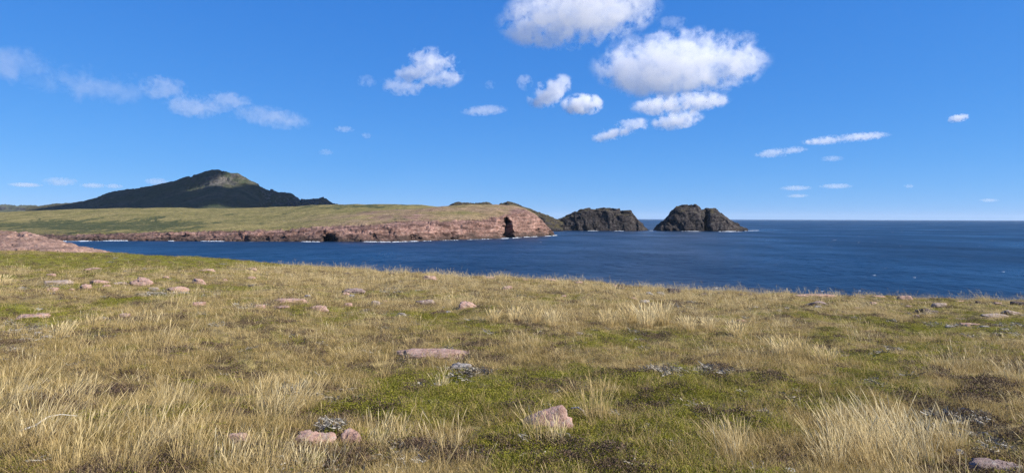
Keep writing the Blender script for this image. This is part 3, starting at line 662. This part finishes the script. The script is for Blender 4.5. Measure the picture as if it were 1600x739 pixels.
def scatter(name, src, count, accept, size, label, cat, rmin=3.0, rmax=112.0, seed=1, spin=.7, tilt=.12, fall=1.0):
    col_, nv = src; rng = np.random.RandomState(seed)
    th = rng.uniform(-.86, .86, count); u_ = rng.rand(count); q_ = 1.0 - fall; r = rmin * (rmax / rmin) ** u_ if abs(q_) < .01 else (rmin ** q_ + u_ * (rmax ** q_ - rmin ** q_)) ** (1 / q_)
    X, Y = r * np.sin(th), r * np.cos(th)
    re = np.interp(th, _th, _re); k = r < re + 3; X, Y, r = X[k], Y[k], r[k]
    P = np.stack([X, Y, ground_z(X, Y)], -1); dry, lic = masks(P)
    pr = accept(X, Y, r, dry, lic); k = rng.rand(len(X)) < pr
    for (ex, ey, ea, eb) in EXCL: k &= ((X - ex) / ea) ** 2 + ((Y - ey) / eb) ** 2 > 1
    P, r, dry, lic = P[k], r[k], dry[k], lic[k]; n = len(P)
    S = size(P, r, dry, lic, rng)
    Rt = np.stack([rng.normal(0, tilt, n), rng.normal(0, tilt, n), rng.uniform(-spin, spin, n)], -1)
    me = bpy.data.meshes.new(name); me.vertices.add(n); me.vertices.foreach_set('co', P.astype(np.float32).ravel())
    for an, ty, key, v in (('rot', 'FLOAT_VECTOR', 'vector', Rt), ('scl', 'FLOAT', 'value', S), ('pick', 'INT', 'value', rng.randint(0, nv, n))):
        a = me.attributes.new(an, ty, 'POINT'); a.data.foreach_set(key, (v.astype(np.int32) if ty == 'INT' else v.astype(np.float32)).ravel())
    o = link(name, me)
    ng = bpy.data.node_groups.new(name, 'GeometryNodeTree')
    ng.interface.new_socket('Geometry', in_out='INPUT', socket_type='NodeSocketGeometry'); ng.interface.new_socket('Geometry', in_out='OUTPUT', socket_type='NodeSocketGeometry')
    gi, go = ng.nodes.new('NodeGroupInput'), ng.nodes.new('NodeGroupOutput'); ip = ng.nodes.new('GeometryNodeInstanceOnPoints')
    ci = ng.nodes.new('GeometryNodeCollectionInfo'); ci.inputs['Collection'].default_value = col_; ci.inputs['Separate Children'].default_value = True; ci.inputs['Reset Children'].default_value = True
    ip.inputs['Pick Instance'].default_value = True
    for an, ty, sk in (('rot', 'FLOAT_VECTOR', 'Rotation'), ('scl', 'FLOAT', 'Scale'), ('pick', 'INT', 'Instance Index')):
        na = ng.nodes.new('GeometryNodeInputNamedAttribute'); na.data_type = ty; na.inputs['Name'].default_value = an
        ng.links.new([q for q in na.outputs if q.enabled and q.name == 'Attribute'][0], ip.inputs[sk])
    ng.links.new(gi.outputs[0], ip.inputs['Points']); ng.links.new(ci.outputs[0], ip.inputs['Instance']); ng.links.new(ip.outputs[0], go.inputs[0])
    md = o.modifiers.new('scatter', 'NODES'); md.node_group = ng
    return tag(o, label, cat, kind='stuff')
LEAN = .55
scatter('dry_grass', variants('straw', lambda g: blades(g, 10, .085, .06, .23, .0027, LEAN, 3, .5, .2), 10, M['straw']), 120000,
        lambda X, Y, r, d, l: np.clip((d - .50) * (.32 + .9 * smooth(7, 20, r)), 0.012, 1) * smooth(75, 38, r) * (.12 + .88 * smooth(-.05, .4, fbm(X / .8, Y / .8, 21.0, 3))),
        lambda P, r, d, l, g: (.55 + .5 * d) * g.uniform(.7, 1.25, len(r)) * (1 + r / 60) * (.72 + .5 * smooth(-.3, .5, fbm(P[:, 0] / 1.7, P[:, 1] / 1.7, 31.0, 3))),
        'straw coloured seeding grass leaning with the wind', 'grass', seed=1, spin=.6, rmax=75.0, fall=.55)
scatter('short_grass', variants('short', lambda g: blades(g, 20, .09, .025, .09, .0036, .35, 2, 0, .4), 6, M['mixg']), 150000,
        lambda X, Y, r, d, l: (.14 + .72 * d) * (1 - .75 * smooth(.0, .35, fbm(X / .9, Y / .9, 51.0, 3))) * (1 - .7 * l),
        lambda P, r, d, l, g: g.uniform(.6, 1.3, len(r)) * (1 + r / 45),
        'short olive and tan turf grass', 'grass', seed=2, spin=3.14, fall=.85)
scatter('crowberry', variants('crowberry', lambda g: leaves(g, 120, .10, .022, .0085), 6, M['moss']), 95000,
        lambda X, Y, r, d, l: np.clip(1.25 - 1.5 * d, 0.05, 1) * (.4 + .6 * smooth(-.25, .15, fbm(X / .5, Y / .5, 41.0, 3))),
        lambda P, r, d, l, g: g.uniform(.6, 1.35, len(r)) * (1 + r / 40),
        'green crowberry and moss mats between the grass', 'ground cover', seed=3, spin=3.14)
scatter('heath', variants('heath', lambda g: leaves(g, 70, .08, .045, .010, 1.2), 5, M['heath']), 85000,
        lambda X, Y, r, d, l: smooth(.0, .35, fbm(X / .9, Y / .9, 51.0, 3)) * .95 + .04,
        lambda P, r, d, l, g: g.uniform(.5, 1.2, len(r)) * (1 + r / 45),
        'brown low heath sprigs in the turf', 'ground cover', seed=4, spin=3.14)
scatter('lichen', variants('lichen', lambda g: curls(g, 34, .07, .05), 5, M['lichen']), 45000,
        lambda X, Y, r, d, l: np.clip(l * .7, .012, 1),
        lambda P, r, d, l, g: g.uniform(.6, 1.3, len(r)) * (1 + r / 45),
        'pale grey curled lichen and dead twigs in patches', 'lichen', seed=5, spin=3.14)

M['palestraw'] = mat_blade('pale_straw_blade', [(.05, (.27, .19, .07)), (.4, (.49, .365, .155)), (.75, (.65, .515, .265)), (1, (.75, .64, .38))], .38)
def tuft(px, py, hpx, wpx, label, group=None, n=90, lean=LEAN):
    """px, py: where the tuft stands in the turf, hpx / wpx its height and width in the photograph"""
    P = hit(px, py); Y = P[1]; h = hpx * Y / F_PX; sp = wpx * Y / F_PX * .5
    rng = np.random.RandomState(int(px * 3 + py)); parts = {}
    n = int(n * (1.3 + Y / 16)); V, Fc, T = blades(rng, n, sp * 1.15, h * (.22 if Y < 8 else .5), h * (1.0 if Y < 8 else 1.12), .0021 * (1 + Y / (11 if Y < 8 else 5.5)), lean, 4, .65, .24)
    V2, F2, T2 = blades(rng, n, sp * 1.1, h * .12, h * .4, .0036 * (1 + Y / 18), lean * .7, 3, 0, .3)
    e = bpy.data.objects.new('grass_tuft', None); COL.objects.link(e); e.location = P; e.empty_display_size = .1
    tag(link('stems', mesh_np('stems', V, Fc, M['palestraw'], True, {'tone': T}), e), kind='stuff')
    tag(link('leaf_blades', mesh_np('leaf_blades', V2, F2, M['mixg'], True, {'tone': T2}), e), kind='stuff')
    tag(e, label, 'grass tuft', group)
GT = 'tall straw tufts leaning with the wind'
tuft(930, 652, 66, 44, 'tall straw tuft standing alone in green mats beside the sloping pink stone')
tuft(1152, 716, 72, 26, 'narrow straw tuft beside bare green crowberry', n=60)
for a in [(1330, 715, 85, 60), (1385, 705, 90, 60), (1430, 725, 90, 60), (1375, 738, 85, 60), (1300, 728, 70, 40), (1480, 700, 60, 50)]: tuft(*a, 'dense straw tuft in the thick stand near the mauve slab', 'thick straw stand near the mauve slab', n=100)
for a in [(1035, 507, 36, 16), (1010, 512, 38, 18), (985, 505, 30, 16), (1078, 518, 25, 13), (1108, 517, 22, 14), (1150, 526, 25, 20), (950, 508, 26, 20)]: tuft(*a, 'pale straw tuft in the loose row across the middle of the turf', 'row of pale straw tufts', n=60)
for a in [(805, 502, 24, 18), (835, 503, 24, 16), (862, 511, 26, 12), (772, 504, 22, 10)]: tuft(*a, 'slender pale straw tuft above a patch of grey lichen', 'slender straw tufts above the lichen', n=45)
for a in [(1248, 560, 38, 36), (1222, 556, 28, 24), (1290, 566, 26, 30)]: tuft(*a, 'straw tuft in a small clump with mauve heath around', 'small clump of straw tufts', n=60)
for a in [(600, 592, 46, 14), (690, 606, 36, 18), (592, 700, 62, 34), (622, 690, 50, 24)]: tuft(*a, 'sparse straw tuft rising from the green mat below the long slab', 'sparse tufts in the green mat', n=34)
for a in [(150, 690, 72, 60), (210, 668, 64, 50), (250, 700, 76, 50), (300, 720, 72, 50), (340, 668, 55, 60), (60, 690, 90, 60), (20, 640, 70, 50), (110, 625, 45, 50), (425, 735, 66, 50), (480, 735, 50, 40), (430, 655, 70, 50), (470, 640, 55, 40), (400, 640, 60, 40), (120, 735, 80, 60), (200, 738, 70, 60), (360, 735, 60, 50), (275, 640, 50, 50)]:
    if a[0] < 160: tuft(*a, 'dense windblown straw tuft around the bleached branch', 'deep grass around the bleached branch', n=80)
    elif a[0] >= 390: tuft(*a, 'windblown straw tuft close to the pink stones with the lichen cushion', 'straw tufts close to the lichen cushion', n=80)
    else: tuft(*a, 'dense windblown straw tuft between the bleached branch and the lichen cushion', 'deep grass between branch and lichen cushion', n=80)
for a in [(852, 690, 58, 40), (830, 675, 50, 24), (870, 690, 46, 26)]: tuft(*a, 'thin straw tuft in front of the sloping pink stone', 'thin tufts in front of the sloping pink stone', n=26)
for a in [(98, 526, 26, 22), (145, 512, 22, 12), (5, 445, 16, 12)]: tuft(*a, 'yellow straw tuft beside a grey lichen patch', 'straw tufts beside the lichen patch', n=40)

def twig(pts, rad, name, label, cat='twig'):
    W_ = []
    for (px, py, up) in pts:
        P = hit(px, py); W_.append(P + np.array([0, 0, up]))
    cu = bpy.data.curves.new(name, 'CURVE'); cu.dimensions = '3D'; sp = cu.splines.new('POLY'); sp.points.add(len(W_) - 1)
    c0 = np.mean(W_, 0)
    for i, p in enumerate(W_): sp.points[i].co = (*(p - c0), 1); sp.points[i].radius = 1.0 - .6 * i / len(W_)
    cu.bevel_depth = rad; cu.bevel_resolution = 1
    t = bpy.data.objects.new(name, cu); dg = bpy.context.evaluated_depsgraph_get(); COL.objects.link(t); dg.update()
    me = bpy.data.meshes.new_from_object(t.evaluated_get(dg)); COL.objects.unlink(t); bpy.data.objects.remove(t)
    me.materials.clear(); me.materials.append(M['wood']); o = link(name, me); o.location = c0; return tag(o, label, cat)
M['wood'] = mat_boulder('bleached_wood', [(.30, .27, .24), (.48, .45, .41), (.62, .60, .56)], .1)
twig([(30, 680, .03), (55, 675, .05), (75, 665, .07), (95, 661, .07), (120, 659, .05)], .007, 'dead_branch', 'thin bleached branch lying across the deep straw grass')
twig([(893, 643, .03), (903, 645, .05), (911, 650, .05), (916, 656, .03)], .011, 'bleached_twig', 'bent bleached twig beside the sloping pink stone')

# lichen cushion on the pair of pink stones
def lichen_cushion(px, py, w, h):
    P = hit(px, py + h * .5); Y = P[1]; rng = np.random.RandomState(5)
    e = bpy.data.objects.new('lichen_cushion', None); COL.objects.link(e); e.location = P; e.empty_display_size = .1
    R = w * Y / F_PX * .5; V, Fc, T = [], [], []
    for k in range(30):
        a, b, t = curls(rng, 9, .035, .07); off = np.array([rng.uniform(-R, R), rng.uniform(-.02, .12), rng.uniform(.04, h * Y / F_PX * .95)]); n0 = len(V)
        V += [np.array(q) * .75 + off for q in a]; Fc += [tuple(i + n0 for i in f) for f in b]; T += t
    link('twigs', mesh_np('twigs', V, Fc, M['lichen'], True, {'tone': T}), e)
    V, Fc, T = leaves(rng, 260, R * .9, h * Y / F_PX * .8, .02); link('leaves', mesh_np('leaves', V, Fc, M['moss'], True, {'tone': T}), e)
    tag(e, 'white twiggy lichen cushion wedged between two pink stones', 'lichen')
lichen_cushion(515, 672, 34, 26)

# ------------------------------------------------------------------ clouds: lit volumes, each at its own distance
def cloud_material(name, half, blobs, K, amp, thr, seed, feat):
    m = bpy.data.materials.new(name); m.use_nodes = True; nt = m.node_tree; nt.nodes.clear()
    out = N(nt, 'ShaderNodeOutputMaterial'); pv = N(nt, 'ShaderNodeVolumePrincipled'); nt.links.new(pv.outputs[0], out.inputs['Volume'])
    pv.inputs['Color'].default_value = (.98, .98, .985, 1); pv.inputs['Anisotropy'].default_value = .1
    p = objc(nt); field = None
    for (cx, cz, rx, rz) in blobs:
        a = N(nt, 'ShaderNodeVectorMath', operation='SUBTRACT'); nt.links.new(p, a.inputs[0]); a.inputs[1].default_value = (cx, 0, cz)
        b = N(nt, 'ShaderNodeVectorMath', operation='DIVIDE'); nt.links.new(a.outputs[0], b.inputs[0]); b.inputs[1].default_value = (rx, max(rx, .5), rz)
        l = N(nt, 'ShaderNodeVectorMath', operation='LENGTH'); nt.links.new(b.outputs[0], l.inputs[0])
        f = math_n(nt, 'SUBTRACT', 1.0, l.outputs['Value'])
        field = f if field is None else math_n(nt, 'MAXIMUM', field, f)
    mp = N(nt, 'ShaderNodeMapping'); mp.inputs['Scale'].default_value = tuple(h / feat for h in half); mp.inputs['Location'].default_value = (seed * 7.3, seed * 3.1, seed * 1.7)
    nt.links.new(p, mp.inputs['Vector'])
    n = noise_node(nt, mp.outputs[0], 1.0, 8.0, .66, .25)
    d = math_n(nt, 'ADD', field, math_n(nt, 'MULTIPLY', math_n(nt, 'SUBTRACT', n, .5), amp * 3.6))
    d = math_n(nt, 'SUBTRACT', d, thr)
    mr = N(nt, 'ShaderNodeMapRange', interpolation_type='SMOOTHSTEP'); mr.inputs['From Min'].default_value = 0; mr.inputs['From Max'].default_value = .28; nt.links.new(d, mr.inputs['Value'])
    le = N(nt, 'ShaderNodeVectorMath', operation='LENGTH'); nt.links.new(p, le.inputs[0])
    ed = N(nt, 'ShaderNodeMapRange', interpolation_type='SMOOTHSTEP'); ed.inputs['From Min'].default_value = 1.0; ed.inputs['From Max'].default_value = .8; nt.links.new(le.outputs['Value'], ed.inputs['Value'])
    dn = math_n(nt, 'MULTIPLY', math_n(nt, 'MULTIPLY', mr.outputs[0], ed.outputs[0]), K * .24 / half[2])
    nt.links.new(dn, pv.inputs['Density']); m.cycles.volume_step_rate = .4
    return m
def cloud(px, py, w, h, label, K=5.0, blobs=((0, 0, .95, .95),), tilt=0.0, amp=1.5, thr=.12, group=None, alt=1000.0, feat=None, at=None, half=None, fk=.7):
    if at is None:
        Y = min((alt - EYE[2]) * F_PX / (float(hor(px)) - (py + h * .4)), 19000.0)
        d = ray(px, py); c = EYE + d * Y
        half = (w * .5 * 1.28 * Y / F_PX, w * .5 * .9 * Y / F_PX, h * .5 * 1.4 * Y / F_PX)
    else: c = np.array(at)
    bm = bmesh.new(); bmesh.ops.create_icosphere(bm, subdivisions=3, radius=1.03)
    me = bpy.data.meshes.new('cloud'); bm.to_mesh(me); bm.free()
    o = link('cloud', me); o.location = c; o.scale = half; o.rotation_euler = (0, math.radians(tilt), -math.atan2(c[0], c[1]) if at is None else 0)
    me.materials.append(cloud_material('cloud_vapour', half, blobs, K, amp, thr, (px * .37 + py * .11) % 50, feat or half[2] * fk))
    return tag(o, label, 'cloud', group)
cloud(1060, 102, 226, 82, 'largest white cumulus cloud with a ragged bright top and grey base', 5.5, ((-.05, 0, .72, .72), (.55, .0, .42, .42), (-.5, -.05, .42, .42), (-.3, -.5, .38, .3)), 0, 1.7, .06, fk=.42)
cloud(904, 24, 214, 76, 'broad wispy white cloud with a torn grey edge above the sea stack', 5, ((.15, .15, .8, .75), (-.55, -.35, .4, .35), (-.4, .4, .5, .4)), -6, 1.8, .1, alt=760.0, fk=.42)
cloud(672, 108, 96, 52, 'small bright peaked cloud over the headland', 5, ((0, .05, .5, .95), (.4, -.3, .5, .4), (-.35, -.2, .45, .4)), 0, 1.4, .1)
cloud(860, 144, 66, 36, 'slanting white puff of cloud beside a rounder puff', 5, ((0, 0, .95, .7),), -28, 1.3, .1)
cloud(910, 163, 58, 28, 'round little white cloud puff above the dark island', 6, ((0, 0, .9, .9),), 0, 1.3, .08)
cloud(1062, 163, 128, 26, 'long flat white cloud just under the largest cumulus', 3, ((-.4, 0, .6, .7), (.4, .1, .6, .7)), -3, 1.8, .14)
cloud(1058, 188, 70, 24, 'thin grey white cloud hanging below the long flat one', 3, ((0, 0, .95, .8),), -8, 1.4, .12)
cloud(970, 204, 82, 24, 'slanting faint cloud with a bright upper end', 3, ((.45, .25, .45, .6), (-.3, -.15, .7, .45)), -14, 1.4, .12)
cloud(328, 164, 112, 34, 'grey white cloud with a curled bright end over the mountain', 1.1, ((.45, .25, .45, .6), (-.35, -.15, .6, .6)), -4, 1.5, .12)
cloud(425, 184, 104, 28, 'faint mauve grey streak of cloud next to the curled cloud', .55, ((0, 0, .95, .8),), 6, 1.5, .16)
cloud(255, 138, 62, 32, 'small soft grey cloud puff above the curled cloud', 1.0, ((0, 0, .9, .9),), 0, 1.4, .14)
cloud(628, 136, 58, 24, 'thin grey wisp under the peaked cloud', 1.3, ((0, 0, .95, .85),), 5, 1.5, .16)
cloud(95, 122, 215, 62, 'wide soft white and grey cloud high above the far hills', .7, ((-.55, .25, .5, .55), (.3, -.15, .65, .45)), 4, 1.5, .22)
cloud(1320, 217, 108, 12, 'long thin white cloud streak over the open sea', 1.3, ((-.45, 0, .5, .8), (.35, .1, .6, .7)), -3, 1.3, .2)
cloud(1220, 238, 66, 13, 'shorter white cloud streak below the long one over the open sea', 1.3, ((-.35, 0, .6, .8), (.45, .1, .5, .6)), -5, 1.3, .2)
cloud(1497, 185, 26, 11, 'tiny lone white cloud over the open sea', 2.6, ((0, 0, .98, .9),), -8, 1.1, .1)
cloud(757, 173, 62, 13, 'faint flat wisp of cloud over the rocky hills', .7, ((0, 0, .98, .9),), -4, 1.3, .12)
cloud(820, 129, 22, 22, 'tiny upright wisp beside the slanting puff', 1.6, ((0, 0, .98, .9),), -30, 1.2, .12)
GW, GH = 'tiny faint wisps of cloud', 'low clouds near the horizon'
for a in [(573, 127, 28, 16), (1050, 35, 40, 16), (1165, 57, 34, 14), (766, 133, 16, 12), (538, 202, 28, 9), (572, 212, 16, 8), (509, 238, 20, 9), (990, 65, 40, 22), (1150, 128, 34, 16)]:
    cloud(*a, 'tiny faint wisp of cloud high in the blue', .5, amp=1.3, thr=.18, group=GW)
for a in [(95, 284, 42, 12), (40, 289, 40, 6), (145, 290, 32, 7), (178, 291, 24, 6), (246, 284, 34, 10)]:
    cloud(*a, 'small grey cloud low behind the mountain', .7, amp=1.2, thr=.14, group=GH)
for a in [(1243, 294, 44, 7), (1246, 306, 30, 5), (1306, 291, 44, 7), (1420, 291, 14, 6), (1300, 248, 30, 8), (1545, 313, 24, 5)]:
    cloud(*a, 'small pale cloud low over the sea horizon', .5, amp=1.2, thr=.2, group='low clouds over the sea horizon')
# the cloud that shades the mountain stands up-sun of it, above the view
def shade(target, alt, half, label, K=8, **kw):
    t = (alt - target[2]) / SUN_DIR[2]; c = np.array(target) + SUN_DIR * t
    cloud(c[0] * .01, c[1] * .01, 0, 0, label, K, at=c, half=half, **kw)
shade((-2140, 3650, 120), 2100, (330, 800, 170), 'broad cumulus cloud shading the long flank of the mountain', 30, amp=.5, thr=-.1, feat=400)
shade((-1200, 3750, 120), 2150, (400, 760, 150), 'cumulus cloud shading the cliffed end of the mountain', 30, amp=.5, thr=-.1, feat=400)
shade((-1760, 3280, 110), 2000, (600, 430, 130), 'smaller cumulus cloud shading the foot of the mountain', 30, amp=.5, thr=-.1, feat=300)

# ------------------------------------------------------------------ thin sea air
def haze():
    bm = bmesh.new(); bmesh.ops.create_cube(bm, size=1.0)
    me = bpy.data.meshes.new('haze'); bm.to_mesh(me); bm.free()
    o = link('haze', me); o.scale = (104000, 104000, 372); o.location = (0, 0, 372 / 2 - 22)
    m = bpy.data.materials.new('sea_air'); m.use_nodes = True; nt = m.node_tree; nt.nodes.clear()
    out = N(nt, 'ShaderNodeOutputMaterial'); pv = N(nt, 'ShaderNodeVolumePrincipled'); nt.links.new(pv.outputs[0], out.inputs['Volume'])
    pv.inputs['Color'].default_value = (.72, .86, 1.0, 1); pv.inputs['Density'].default_value = 1.1e-5
    me.materials.append(m); tag(o, 'thin bluish sea air over land and water', 'haze', kind='stuff')
haze()
